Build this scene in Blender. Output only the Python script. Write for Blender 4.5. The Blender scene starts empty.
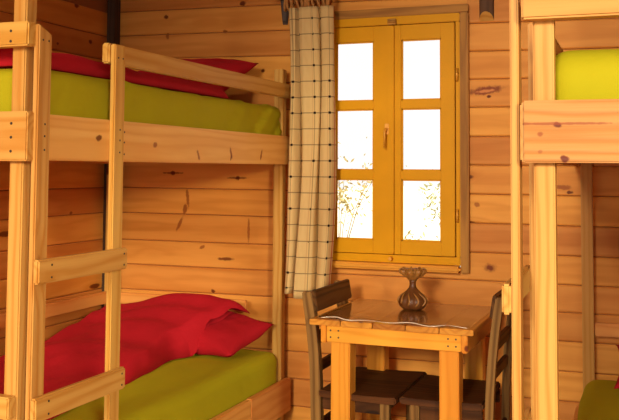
import bpy, bmesh, math, random
from mathutils import Vector, Matrix, noise
random.seed(7)
SC = bpy.context.scene
COL = SC.collection
H = 1.35                      # eye height; all z below are given relative to the eye and lifted by H
YW = 4.2                      # back wall
XL = -2.78                    # left wall
XR = 0.78                     # right wall
FLOOR = -H

# ------------------------------------------------------------------ materials
def new_mat(name):
    m = bpy.data.materials.new(name); m.use_nodes = True
    nt = m.node_tree; nt.nodes.clear()
    out = nt.nodes.new('ShaderNodeOutputMaterial')
    b = nt.nodes.new('ShaderNodeBsdfPrincipled')
    nt.links.new(b.outputs[0], out.inputs[0])
    return m, nt, b, out

class N:
    """tiny node helper"""
    def __init__(s, nt): s.nt = nt
    def val(s, sock, v):
        if isinstance(v, (int, float)): sock.default_value = v
        elif isinstance(v, tuple): sock.default_value = v if len(v) == len(sock.default_value) else v + (1,)
        else: s.nt.links.new(v, sock)
    def math(s, op, a, b=0.0, c=None, clamp=False):
        n = s.nt.nodes.new('ShaderNodeMath'); n.operation = op; n.use_clamp = clamp
        s.val(n.inputs[0], a); s.val(n.inputs[1], b)
        if c is not None: s.val(n.inputs[2], c)
        return n.outputs[0]
    def vmul(s, v, k):
        n = s.nt.nodes.new('ShaderNodeVectorMath'); n.operation = 'MULTIPLY'
        s.val(n.inputs[0], v); n.inputs[1].default_value = k; return n.outputs[0]
    def attr(s, name):
        n = s.nt.nodes.new('ShaderNodeAttribute'); n.attribute_name = name; return n
    def sep(s, v):
        n = s.nt.nodes.new('ShaderNodeSeparateXYZ'); s.val(n.inputs[0], v); return n.outputs
    def noise(s, v, scale=1.0, detail=2.0, rough=0.5):
        n = s.nt.nodes.new('ShaderNodeTexNoise'); s.val(n.inputs['Vector'], v)
        n.inputs['Scale'].default_value = scale; n.inputs['Detail'].default_value = detail
        n.inputs['Roughness'].default_value = rough; return n.outputs[0]
    def smooth(s, v, a, b, o0=0.0, o1=1.0):
        n = s.nt.nodes.new('ShaderNodeMapRange'); n.interpolation_type = 'SMOOTHSTEP'
        s.val(n.inputs[0], v); n.inputs[1].default_value = a; n.inputs[2].default_value = b
        n.inputs[3].default_value = o0; n.inputs[4].default_value = o1; return n.outputs[0]
    def mix(s, f, a, b, mode='MIX'):
        n = s.nt.nodes.new('ShaderNodeMix'); n.data_type = 'RGBA'; n.blend_type = mode
        s.val(n.inputs[0], f); s.val(n.inputs[6], a); s.val(n.inputs[7], b); return n.outputs[2]
    def bump(s, h, dist, strength=1.0):
        n = s.nt.nodes.new('ShaderNodeBump'); s.val(n.inputs['Height'], h)
        n.inputs['Distance'].default_value = dist; n.inputs['Strength'].default_value = strength
        return n.outputs[0]

def wood(name, light, dark, knot, rough=0.42, tone=0.25, ring=0.022, knots=0.5, contrast=0.75, spec=0.14, knot_scale=1.0, spots=()):
    m, nt, b, out = new_mat(name); k = N(nt)
    gc = k.attr('gc').outputs['Vector']; rnd = k.attr('rnd').outputs['Fac']
    big = k.noise(k.vmul(gc, (1.3, 9, 9)), 1.0, 3.0)
    # knots
    vo = nt.nodes.new('ShaderNodeTexVoronoi'); vo.feature = 'F1'
    k.val(vo.inputs['Vector'], k.vmul(gc, (2.6 * knot_scale, 8.5 * knot_scale, 8.5 * knot_scale))); vo.inputs['Scale'].default_value = 1.0
    d = vo.outputs['Distance']
    gate = k.math('GREATER_THAN', k.sep(vo.outputs['Color'])[0], 1.0 - knots)
    wob = k.math('ADD', d, k.math('MULTIPLY', k.noise(gc, 40, 2), 0.06))
    core = k.math('MULTIPLY', k.smooth(wob, 0.12, 0.165, 1, 0), gate)
    halo = k.math('MULTIPLY', k.smooth(wob, 0.12, 0.42, 1, 0), gate)
    y = k.sep(gc)[1]; z = k.sep(gc)[2]
    r = k.math('SQRT', k.math('ADD', k.math('POWER', k.math('ADD', y, 0.012), 2.0), k.math('POWER', k.math('ADD', z, 0.045), 2.0)))
    ph = k.math('ADD', k.math('MULTIPLY', r, 6.283 / ring), k.math('ADD', k.math('MULTIPLY', big, 16.0), k.math('MULTIPLY', halo, 5.0)))
    rings = k.math('ADD', k.math('MULTIPLY', k.math('SINE', ph), 0.5), 0.5)
    rings = k.math('POWER', rings, 2.2)
    fine = k.noise(k.vmul(gc, (6, 260, 260)), 1.0, 2.0)
    f = k.math('MULTIPLY', k.math('ADD', k.math('MULTIPLY', rings, 0.62), k.math('MULTIPLY', fine, 0.45)), contrast, clamp=True)
    c = k.mix(f, light, dark)
    # broad streaks of redder heartwood
    st = k.smooth(k.noise(k.vmul(gc, (0.7, 14, 14)), 1.0, 1.0), 0.48, 0.7)
    c = k.mix(k.math('MULTIPLY', st, 0.45), c, dark)
    c = k.mix(k.math('MULTIPLY', halo, 0.5), c, dark)
    c = k.mix(k.math('MULTIPLY', core, 0.9), c, knot)
    # individual knots and resin streaks of this particular timber: (plane axis, u, z, ru, rz, tilt, strength, colour)
    if spots:
        ge = nt.nodes.new('ShaderNodeNewGeometry'); P = k.sep(ge.outputs['Position'])
        nz = k.noise(ge.outputs['Position'], 55, 2.0)
        for ax, u, v, ru, rv, ti, stg, colr in spots:
            du = k.math('SUBTRACT', P[0 if ax == 'x' else 1], u); dv = k.math('SUBTRACT', P[2], v + 1.35)
            ct, sn = math.cos(ti), math.sin(ti)
            a = k.math('ADD', k.math('MULTIPLY', du, ct / ru), k.math('MULTIPLY', dv, sn / ru))
            bb = k.math('ADD', k.math('MULTIPLY', du, -sn / rv), k.math('MULTIPLY', dv, ct / rv))
            dd = k.math('SQRT', k.math('ADD', k.math('MULTIPLY', a, a), k.math('MULTIPLY', bb, bb)))
            dd = k.math('ADD', dd, k.math('MULTIPLY', k.math('SUBTRACT', nz, 0.5), 1.2))
            c = k.mix(k.math('MULTIPLY', k.smooth(dd, 0.55, 1.15, 1, 0), stg), c, colr)
    t = k.math('ADD', 1.0 - tone * 0.5, k.math('MULTIPLY', rnd, tone))
    hs = nt.nodes.new('ShaderNodeHueSaturation'); k.val(hs.inputs['Value'], t); k.val(hs.inputs['Color'], c)
    k.val(hs.inputs['Hue'], k.math('ADD', 0.494, k.math('MULTIPLY', rnd, 0.012)))
    k.val(b.inputs['Base Color'], hs.outputs[0])
    b.inputs['Roughness'].default_value = rough
    b.inputs['Specular IOR Level'].default_value = spec
    k.val(b.inputs['Normal'], k.bump(f, 0.0012, 0.5))
    return m

PINE   = wood('pine_varnished', (0.68, 0.385, 0.092), (0.50, 0.20, 0.026), (0.13, 0.020, 0.004), tone=0.16, knots=0.30, contrast=0.85)
BOARD  = wood('pine_board', (0.84, 0.39, 0.09), (0.66, 0.22, 0.03), (0.14, 0.026, 0.008), tone=0.15, knots=0.3)
KN = (0.12, 0.016, 0.003)
RS = (0.26, 0.05, 0.010)
WALLB = wood('pine_wall_window_side', (0.82, 0.350, 0.066), (0.60, 0.200, 0.026), KN, rough=0.5, tone=0.30, knots=0.10, contrast=0.6, ring=0.05, spec=0.15, spots=[
    ('x', -0.755, 0.366, 0.085, 0.020, 0.10, 0.9, (0.22, 0.035, 0.008)), ('x', -0.760, 0.363, 0.050, 0.008, 0.08, 0.9, (0.72, 0.26, 0.07)), ('x', -0.745, 0.338, 0.012, 0.008, 0, 0.95, KN),
    ('x', -0.744, -0.445, 0.016, 0.013, 0, 0.95, KN), ('x', -0.744, -0.445, 0.035, 0.022, 0, 0.5, RS),
    ('x', -2.394, -0.026, 0.014, 0.012, 0, 0.9, KN), ('x', -2.394, -0.026, 0.065, 0.006, 0, 0.7, KN), ('x', -2.017, -0.049, 0.014, 0.012, 0, 0.9, KN), ('x', -2.017, -0.049, 0.065, 0.006, 0, 0.7, KN),
    ('x', -2.305, -0.155, 0.010, 0.055, 0.1, 0.75, RS), ('x', -2.32, -0.215, 0.014, 0.03, -0.2, 0.8, RS), ('x', -2.35, -0.290, 0.010, 0.045, -0.45, 0.75, RS),
    ('x', -1.955, -0.31, 0.008, 0.06, 0, 0.65, RS), ('x', -2.08, -0.46, 0.050, 0.009, 0, 0.85, KN), ('x', -2.217, -0.405, 0.020, 0.009, 0.5, 0.7, RS), ('x', -2.15, -0.625, 0.012, 0.010, 0, 0.9, KN),
    ('x', -2.45, 0.80, 0.016, 0.012, 0, 0.9, KN), ('x', -2.44, 0.695, 0.010, 0.020, 0, 0.7, RS), ('x', -2.0, 0.845, 0.020, 0.013, 0, 0.9, KN), ('x', -2.10, 0.705, 0.014, 0.010, 0, 0.8, RS), ('x', -1.884, 0.493, 0.011, 0.010, 0, 0.9, KN),
    ('x', -0.42, -0.075, 0.040, 0.012, 0, 0.7, RS), ('x', -0.39, -0.098, 0.016, 0.008, 0, 0.9, KN), ('x', -0.80, -0.16, 0.016, 0.012, 0, 0.7, RS)])
ENDB = wood('pine_end_board', (0.56, 0.285, 0.075), (0.42, 0.165, 0.028), KN, tone=0.05, knots=0.05, contrast=1.0, ring=0.014, spots=[
    ('x', -0.222, 0.103, 0.010, 0.007, 0, 0.95, KN), ('x', -0.235, 0.106, 0.16, 0.0035, 0, 0.7, RS), ('x', -0.208, 0.026, 0.010, 0.009, 0, 0.95, KN), ('x', -0.262, 0.083, 0.007, 0.006, 0, 0.7, RS), ('x', -0.262, 0.042, 0.006, 0.005, 0, 0.5, RS)])
SIDEB = wood('pine_side_board', (0.92, 0.54, 0.14), (0.76, 0.34, 0.06), KN, tone=0.05, knots=0.04, contrast=0.7, spots=[
    ('y', 2.50, 0.095, 0.020, 0.010, 0, 0.85, KN), ('y', 2.85, 0.082, 0.016, 0.010, 0, 0.75, RS), ('y', 3.18, 0.050, 0.010, 0.022, 0.5, 0.75, RS), ('y', 3.47, 0.060, 0.009, 0.030, 0.35, 0.85, RS), ('y', 3.47, 0.045, 0.007, 0.015, -0.3, 0.85, KN), ('y', 3.78, 0.063, 0.009, 0.026, -0.35, 0.85, RS)])
WALLL = wood('pine_wall_left', (0.74, 0.285, 0.050), (0.56, 0.17, 0.020), KN, rough=0.5, tone=0.22, knots=0.12, contrast=0.6, ring=0.05, spots=[
    ('y', 3.87, 0.825, 0.022, 0.014, 0, 0.9, KN), ('y', 3.995, 0.655, 0.016, 0.013, 0, 0.9, KN), ('y', 3.72, 0.61, 0.010, 0.008, 0, 0.8, KN), ('y', 3.86, -0.23, 0.014, 0.009, 0, 0.7, KN)])
WALLW  = wood('pine_wall', (0.74, 0.285, 0.055), (0.56, 0.17, 0.022), (0.13, 0.022, 0.006), rough=0.5, tone=0.30, knots=0.22, contrast=0.6, ring=0.05)
TABLEW = wood('table_pine', (0.88, 0.38, 0.045), (0.70, 0.23, 0.018), (0.16, 0.022, 0.008), rough=0.3, tone=0.15, knots=0.22)
TOPW   = wood('table_top_pine', (0.66, 0.28, 0.04), (0.42, 0.13, 0.015), (0.10, 0.03, 0.015), rough=0.28, tone=0.5, knots=0.3)
CHAIRW = wood('dark_walnut_stain', (0.15, 0.055, 0.012), (0.05, 0.017, 0.003), (0.02, 0.010, 0.004), rough=0.6, tone=0.3, contrast=1.0, spec=0.15)
CHAIRL = wood('worn_olive_wood', (0.33, 0.165, 0.045), (0.11, 0.045, 0.011), (0.04, 0.02, 0.01), rough=0.6, tone=0.3, contrast=1.0, spec=0.15)
CASEW  = wood('weathered_casing', (0.56, 0.26, 0.045), (0.27, 0.11, 0.02), (0.12, 0.06, 0.02), rough=0.5, tone=0.2, ring=0.03, contrast=0.9)
SILLW  = wood('sill_pine', (0.84, 0.38, 0.045), (0.62, 0.22, 0.02), (0.2, 0.06, 0.02), rough=0.4, tone=0.1)
DARKW  = wood('dark_corner_post', (0.085, 0.045, 0.025), (0.04, 0.02, 0.012), (0.02, 0.01, 0.01), rough=0.6)
BARK   = wood('bark_bracket', (0.16, 0.085, 0.045), (0.06, 0.03, 0.02), (0.03, 0.02, 0.01), rough=0.7)
GREYB  = wood('grey_bark', (0.14, 0.11, 0.09), (0.06, 0.045, 0.04), (0.03, 0.02, 0.01), rough=0.8)
CEILW = wood('dark_ceiling_boards', (0.40, 0.16, 0.04), (0.26, 0.09, 0.02), (0.1, 0.02, 0.01), rough=0.6, tone=0.3)  # unseen ceiling, colour kept dark to cut its bounce on the upper walls
FLOORW = wood('floor_boards', (0.42, 0.20, 0.07), (0.27, 0.11, 0.035), (0.10, 0.03, 0.01), rough=0.4, tone=0.3, ring=0.04)
YELLOW = None

def plain(name, col, rough=0.5, metal=0.0, spec=0.5, nscale=None, amt=0.15, bump=0.0):
    m, nt, b, out = new_mat(name); k = N(nt)
    if nscale:
        tc = nt.nodes.new('ShaderNodeTexCoord')
        n = k.noise(tc.outputs['Object'], nscale, 3.0)
        c2 = tuple(x * (1 - amt) for x in col)
        k.val(b.inputs['Base Color'], k.mix(n, col, c2))
        if bump: k.val(b.inputs['Normal'], k.bump(n, bump, 0.6))
    else:
        b.inputs['Base Color'].default_value = col + (1,)
    b.inputs['Roughness'].default_value = rough; b.inputs['Metallic'].default_value = metal
    b.inputs['Specular IOR Level'].default_value = spec
    return m
YELLOW = plain('ochre_window_paint', (0.82, 0.375, 0.003), 0.45, 0.0, 0.12, nscale=9, amt=0.16, bump=0.001)
CORE = plain('wall_core_timber', (0.34, 0.11, 0.018), 0.8)
NAIL = plain('nail_dark', (0.03, 0.018, 0.012), 0.5)
BRASS = plain('aged_brass', (0.80, 0.36, 0.03), 0.4, 0.2)
COPPER = plain('brown_bronze', (0.17, 0.055, 0.012), 0.4, 0.0, 0.4, nscale=60, amt=0.6, bump=0.002)
COPPERL = plain('carved_highlight', (0.46, 0.19, 0.035), 0.4, 0.0, 0.4, nscale=80, amt=0.5)
ROPE = plain('braided_header', (0.62, 0.27, 0.06), 0.8, nscale=120, amt=0.6, bump=0.002)

def fabric(name, col, col2, wscale=700, rough=0.85, sheen=0.2):
    m, nt, b, out = new_mat(name); k = N(nt)
    tc = nt.nodes.new('ShaderNodeTexCoord')
    n = k.noise(tc.outputs['Object'], 7, 3.0)
    w = k.noise(tc.outputs['Object'], wscale, 1.0)
    k.val(b.inputs['Base Color'], k.mix(n, col, col2))
    b.inputs['Roughness'].default_value = rough
    b.inputs['Sheen Weight'].default_value = sheen; b.inputs['Sheen Tint'].default_value = col + (1,)
    b.inputs['Specular IOR Level'].default_value = 0.2
    k.val(b.inputs['Normal'], k.bump(k.math('ADD', k.math('MULTIPLY', w, 0.1), k.noise(tc.outputs['Object'], 14, 3.0)), 0.01, 0.35))
    return m
GREEN = fabric('lime_sheet', (0.44, 0.385, 0.006), (0.39, 0.34, 0.005))
RED = fabric('crimson_cotton', (0.50, 0.010, 0.018), (0.42, 0.007, 0.014))

def curtain_mat():
    m, nt, b, out = new_mat('checked_curtain'); k = N(nt)
    gc = k.attr('gc').outputs['Vector']
    x, y, z = k.sep(gc)
    P = 0.076
    def line(v, half, off=0.0):
        t = k.math('ABSOLUTE', k.math('SUBTRACT', k.math('FRACT', k.math('ADD', k.math('DIVIDE', v, P), off)), 0.5))
        return k.smooth(t, half / P, half / P * 1.7, 1, 0)
    weave = k.noise(gc, 260, 1.0)
    hl = line(z, 0.0016); vl = line(x, 0.0015)
    hd = line(z, 0.0042); vd = line(x, 0.0048)
    rl = line(x, 0.0012, 0.14)
    base = k.mix(k.noise(k.vmul(gc, (70, 1, 14)), 1.0, 2.0), (0.82, 0.585, 0.25), (0.72, 0.48, 0.18))
    c = k.mix(k.math('MULTIPLY', hl, 0.75), base, (0.13, 0.07, 0.035))
    c = k.mix(k.math('MULTIPLY', vl, 0.55), c, (0.16, 0.08, 0.035))
    c = k.mix(k.math('MULTIPLY', rl, 0.35), c, (0.50, 0.20, 0.06))
    dots = k.math('MULTIPLY', k.math('MULTIPLY', hd, vd), k.math('GREATER_THAN', k.noise(k.vmul(gc, (9, 0, 9)), 1.0, 0.0), 0.46))
    c = k.mix(dots, c, (0.018, 0.010, 0.010))
    # a single woven red line
    t = k.math('ABSOLUTE', k.math('SUBTRACT', x, 0.455))
    c = k.mix(k.math('MULTIPLY', k.smooth(t, 0.003, 0.006, 1, 0), 0.8), c, (0.55, 0.07, 0.02))
    k.val(b.inputs['Base Color'], c); b.inputs['Roughness'].default_value = 0.9
    b.inputs['Specular IOR Level'].default_value = 0.1
    k.val(b.inputs['Normal'], k.bump(weave, 0.001, 0.4))
    tr = nt.nodes.new('ShaderNodeBsdfTranslucent'); k.val(tr.inputs[0], c)
    mx = nt.nodes.new('ShaderNodeMixShader'); mx.inputs[0].default_value = 0.12
    nt.links.new(b.outputs[0], mx.inputs[1]); nt.links.new(tr.outputs[0], mx.inputs[2]); nt.links.new(mx.outputs[0], out.inputs[0])
    return m
CURTAIN = curtain_mat()

def clear(name, gl=1.0, rough=0.02):
    m, nt, b, out = new_mat(name); nt.nodes.remove(b)
    t = nt.nodes.new('ShaderNodeBsdfTransparent'); g = nt.nodes.new('ShaderNodeBsdfGlossy'); g.inputs['Roughness'].default_value = rough
    f = nt.nodes.new('ShaderNodeFresnel'); f.inputs['IOR'].default_value = 1.45
    mx = nt.nodes.new('ShaderNodeMixShader')
    nt.links.new(N(nt).math('MULTIPLY', f.outputs[0], gl), mx.inputs[0]); nt.links.new(t.outputs[0], mx.inputs[1]); nt.links.new(g.outputs[0], mx.inputs[2])
    nt.links.new(mx.outputs[0], out.inputs[0]); return m
GLASS = clear('window_glass'); VINYL = clear('clear_vinyl', gl=0.45, rough=0.10)
HEM_GLINT = plain('vinyl_hem_highlight', (0.85, 0.72, 0.52), 0.15, 0.0, 0.8)  # pale colour stands in for the highlight along the sheet's edge
SAND = plain('pale_sandy_ground', (0.72, 0.66, 0.50), 0.95, nscale=1.2, amt=0.2)
LEAF = plain('shrub_leaf', (0.30, 0.27, 0.06), 0.6, nscale=5, amt=0.4)
LEAFY = plain('dry_grass_leaf', (0.42, 0.31, 0.09), 0.7, nscale=5, amt=0.4)
TWIG = plain('grey_twig', (0.12, 0.08, 0.04), 0.9)

# ------------------------------------------------------------------ mesh helpers
class MB:
    def __init__(s):
        s.bm = bmesh.new()
        s.gc = s.bm.verts.layers.float_vector.new('gc')
        s.rn = s.bm.verts.layers.float.new('rnd')
    def box(s, L, W, T, M=Matrix(), bev=0.003, segs=1, warp=None, slot=0, rnd=None, smooth=False):
        """box centred on origin, length along local x; M places it"""
        bm = s.bm; rnd = random.random() if rnd is None else rnd
        xs = [(-0.5 + i / segs) * L for i in range(segs + 1)]
        rings = []
        for x in xs:
            rings.append([bm.verts.new((x, y * W / 2, z * T / 2)) for y, z in ((-1, -1), (1, -1), (1, 1), (-1, 1))])
        fs = [bm.faces.new(rings[0][::-1]), bm.faces.new(rings[-1])]
        for a, b_ in zip(rings, rings[1:]):
            for i in range(4):
                fs.append(bm.faces.new((a[i], a[(i + 1) % 4], b_[(i + 1) % 4], b_[i])))
        vs = [v for r in rings for v in r]
        if bev:
            es = [e for e in {e for f in fs for e in f.edges} if not (segs > 1 and all(abs(e.verts[0].co.x - e.verts[1].co.x) < 1e-9 and abs(abs(v.co.x) - L / 2) > 1e-6 for v in e.verts))]
            r = bmesh.ops.bevel(bm, geom=es, offset=bev, segments=2, affect='EDGES', clamp_overlap=True)
            vset = {v for f in r['faces'] for v in f.verts if v.is_valid} | {v for v in vs if v.is_valid} | {v for f in fs if f.is_valid for v in f.verts}
        else: vset = set(vs)
        off = Vector((random.uniform(0, 90), random.uniform(-.02, .03) + random.randint(0, 50) * 0, 0))
        for v in vset:
            c = v.co.copy(); v[s.gc] = c + off; v[s.rn] = rnd
            if warp: c = warp(c)
            v.co = M @ c
        for v in vset:
            for f in v.link_faces: f.material_index = slot
        return vset
    def ab(s, x0, x1, y0, y1, z0, z1, bev=0.003, slot=0, rnd=None, segs=1, warp=None):
        """axis-aligned board from extents; grain along its longest side"""
        sx, sy, sz = x1 - x0, y1 - y0, z1 - z0
        c = Vector(((x0 + x1) / 2, (y0 + y1) / 2, (z0 + z1) / 2))
        d = sorted([(sx, 0), (sy, 1), (sz, 2)], reverse=True)
        R = Matrix(((0,) * 3,) * 3)
        for j, (_, ax) in enumerate(d): R[ax][j] = 1.0
        if R.determinant() < 0: R[d[2][1]][2] = -1.0
        return s.box(d[0][0], d[1][0], d[2][0], Matrix.Translation(c) @ R.to_4x4(), bev, segs, warp, slot, rnd)
    def beam(s, p0, p1, W, T, up=(0, 0, 1), **kw):
        p0, p1 = Vector(p0), Vector(p1); x = (p1 - p0).normalized(); z = Vector(up); y = z.cross(x).normalized(); z = x.cross(y)
        R = Matrix((x, y, z)).transposed()
        return s.box((p1 - p0).length, W, T, Matrix.Translation((p0 + p1) / 2) @ R.to_4x4(), **kw)
    def nail(s, c, axis, r=0.0038, slot=1):
        """small round nail head on a face; axis = outward normal"""
        a = Vector(axis).normalized(); t = a.orthogonal().normalized(); b = a.cross(t); c = Vector(c)
        ring = [s.bm.verts.new(c + a * 0.0012 + (t * math.cos(i * math.pi / 4) + b * math.sin(i * math.pi / 4)) * r) for i in range(8)]
        low = [s.bm.verts.new(v.co - a * 0.003) for v in ring]
        f = s.bm.faces.new(ring); f.material_index = slot
        for i in range(8):
            f = s.bm.faces.new((low[i], low[(i + 1) % 8], ring[(i + 1) % 8], ring[i])); f.material_index = slot
    def lathe(s, prof, c, n=28, slot=0, fn=None):
        rings = []
        for r, z in prof:
            rr = []
            for i in range(n):
                a = 2 * math.pi * i / n; q = r if fn is None else fn(r, z, a)
                rr.append(s.bm.verts.new((c[0] + q * math.cos(a), c[1] + q * math.sin(a), c[2] + z)))
            rings.append(rr)
        for a, b in zip(rings, rings[1:]):
            for i in range(n):
                f = s.bm.faces.new((a[i], a[(i + 1) % n], b[(i + 1) % n], b[i])); f.smooth = True; f.material_index = slot
        s.bm.faces.new(rings[0][::-1]).material_index = slot; s.bm.faces.new(rings[-1]).material_index = slot
    def tube(s, pts, rad, n=8, slot=0, closed=False):
        pts = [Vector(p) for p in pts]; rings = []; L = len(pts); acc = 0
        prev = None
        for i, p in enumerate(pts):
            d = (pts[(i + 1) % L] - pts[i - 1]) if closed else (pts[min(i + 1, L - 1)] - pts[max(i - 1, 0)])
            d.normalize()
            t = d.orthogonal().normalized() if prev is None else (prev - d * prev.dot(d)).normalized()
            prev = t; b = d.cross(t); r = rad[i] if isinstance(rad, (list, tuple)) else rad
            if i: acc += (p - pts[i - 1]).length
            rr = []
            for j in range(n):
                a = 2 * math.pi * j / n; v = s.bm.verts.new(p + (t * math.cos(a) + b * math.sin(a)) * r)
                v[s.gc] = Vector((acc, r * math.cos(a), r * math.sin(a))); v[s.rn] = 0.5; rr.append(v)
            rings.append(rr)
        prs = list(zip(rings, rings[1:])) + ([(rings[-1], rings[0])] if closed else [])
        for a, b in prs:
            for j in range(n):
                f = s.bm.faces.new((a[j], a[(j + 1) % n], b[(j + 1) % n], b[j])); f.smooth = True; f.material_index = slot
        if not closed:
            s.bm.faces.new(rings[0][::-1]).material_index = slot; s.bm.faces.new(rings[-1]).material_index = slot
    def grid(s, nx, ny, fn, slot=0, smooth=True, gcfn=None, closed_x=False):
        vs = [[s.bm.verts.new(fn(i / nx, j / ny)) for j in range(ny + 1)] for i in range(nx + 1)]
        if gcfn:
            for i in range(nx + 1):
                for j in range(ny + 1): vs[i][j][s.gc] = gcfn(i / nx, j / ny)
        for i in range(nx):
            for j in range(ny):
                f = s.bm.faces.new((vs[i][j], vs[i + 1][j], vs[i + 1][j + 1], vs[i][j + 1])); f.smooth = smooth; f.material_index = slot
        return vs
    def build(s, name, mats, parent=None, label=None, cat=None, group=None, kind=None, smooth=None, weld=False):
        bm = s.bm
        if weld: bmesh.ops.remove_doubles(bm, verts=bm.verts, dist=1e-5)
        bmesh.ops.recalc_face_normals(bm, faces=bm.faces)
        if parent is not None: org = parent['org_']
        else:
            lo = Vector((min(v.co.x for v in bm.verts), min(v.co.y for v in bm.verts), min(v.co.z for v in bm.verts)))
            hi = Vector((max(v.co.x for v in bm.verts), max(v.co.y for v in bm.verts), 0))
            org = ((lo.x + hi.x) / 2, (lo.y + hi.y) / 2, lo.z)
        org = Vector(org)
        for v in bm.verts: v.co -= org
        me = bpy.data.meshes.new(name); bm.to_mesh(me); bm.free()
        for m in (mats if isinstance(mats, (list, tuple)) else [mats]): me.materials.append(m)
        if smooth: 
            for p in me.polygons: p.use_smooth = True
        o = bpy.data.objects.new(name, me); COL.objects.link(o)
        o['org_'] = tuple(org)
        if parent is None: o.location = org + Vector((0, 0, H))
        else: o.parent = parent
        tag(o, label, cat, group, kind)
        return o
def tag(o, label=None, cat=None, group=None, kind=None):
    if label: o['label'] = label
    if cat: o['category'] = cat
    if group: o['group'] = group
    if kind: o['kind'] = kind
def thing(name, loc, label=None, cat=None, group=None, kind=None):
    o = bpy.data.objects.new(name, None); COL.objects.link(o); o.empty_display_size = 0.1
    o['org_'] = tuple(loc); o.location = Vector(loc) + Vector((0, 0, H)); tag(o, label, cat, group, kind); return o

# ------------------------------------------------------------------ room shell
def roof(x): return 0.97 + 0.36 * (x - XL)      # unseen roof, rise to the right shaped to shade the upper left wall
PL_L = [-1.35, -1.295, -1.163, -1.031, -0.899, -0.768, -0.638, -0.508, -0.380, -0.239, -0.106, 0.027, 0.162, 0.298, 0.436, 0.575, 0.703, 0.834, 0.965, 1.097, 1.23, 1.36, 1.49, 1.62, 1.75, 1.88, 2.01, 2.14, 2.27]
PL_R = [-1.35, -1.275, -1.143, -1.011, -0.882, -0.752, -0.626, -0.504, -0.377, -0.245, -0.112, 0.021, 0.153, 0.287, 0.416, 0.544, 0.675, 0.806, 0.94, 1.072, 1.21, 1.345, 1.48, 1.612, 1.745, 1.878, 2.01, 2.143, 2.275]
def zline(k, x):
    t = (x + 2.2) / 1.7; t = max(-0.3, min(1.2, t))
    return PL_L[k] * (1 - t) + PL_R[k] * t
WX0, WX1, WZ0, WZ1 = -1.60, -0.845, -0.46, 0.755      # hole in the back wall for the window

def plank_strip(mb, k, x0, x1, ytop, zclip0=None, zclip1=None, to_world=None, grp=None, gap=0.0022):
    """one plank course between x0..x1: front face with chamfered long edges"""
    mid = random.random() if grp is None else grp
    off = Vector((random.uniform(0, 80), 0, 0))
    n = max(1, int((x1 - x0) / 0.4))
    prof = []
    c = 0.005; dpt = 0.009
    rows = []
    for i in range(n + 1):
        x = x0 + (x1 - x0) * i / n
        za = zline(k, x) + gap; zb = zline(k + 1, x) - gap
        a = max(za, zclip0) if zclip0 is not None else za; b = min(zb, zclip1) if zclip1 is not None else zb
        if b - a < 0.004: return
        ca = c if a == za else 0.0; cb = c if b == zb else 0.0
        rows.append([(x, ytop + dpt, a), (x, ytop + (0.004 if ca else 0), a), (x, ytop, a + ca), (x, ytop, b - cb), (x, ytop + (0.004 if cb else 0), b), (x, ytop + dpt, b)])
    vs = []
    for r in rows:
        rr = []
        for p in r:
            v = mb.bm.verts.new(to_world(p) if to_world else p)
            zc = (PL_L[k] + PL_L[k + 1]) / 2
            v[mb.gc] = Vector((p[0], p[2] - zc, (p[1] - ytop))) + off; v[mb.rn] = mid; rr.append(v)
        vs.append(rr)
    for i in range(n):
        for j in range(5):
            mb.bm.faces.new((vs[i][j], vs[i + 1][j], vs[i + 1][j + 1], vs[i][j + 1]))

# back wall
mb = MB()
for k in range(len(PL_L) - 1):
    zl, zh = zline(k, -1.2), zline(k + 1, -1.2)
    joint = random.choice([-0.42, -0.3, 0.2, 0.45])
    if zh <= WZ0 or zl >= WZ1:
        cuts = [XL, random.choice([-1.35, -0.95, -1.1]), XR] if k % 2 else [XL, XR]
        for a, b in zip(cuts, cuts[1:]): plank_strip(mb, k, a + 0.0008, b - 0.0008, YW)
    else:
        for a, b in ((XL, WX0), (WX1, XR)): plank_strip(mb, k, a, b, YW)
        g = random.random()
        if zl < WZ0 < zh: plank_strip(mb, k, WX0, WX1, YW, zclip1=WZ0, grp=g)
        if zl < WZ1 < zh: plank_strip(mb, k, WX0, WX1, YW, zclip0=WZ1, grp=g)
# core of the wall behind the boards, with the window hole
for (a, b, c, d) in ((XL - 0.12, WX0, FLOOR, 2.27), (WX1, XR + 0.12, FLOOR, 2.27), (WX0, WX1, FLOOR, WZ0), (WX0, WX1, WZ1, 2.27)):
    mb.ab(a, b, YW + 0.0085, YW + 0.13, c, d, bev=0, slot=1)
mb.build('wall_back', [WALLB, CORE], kind='structure')

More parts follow.
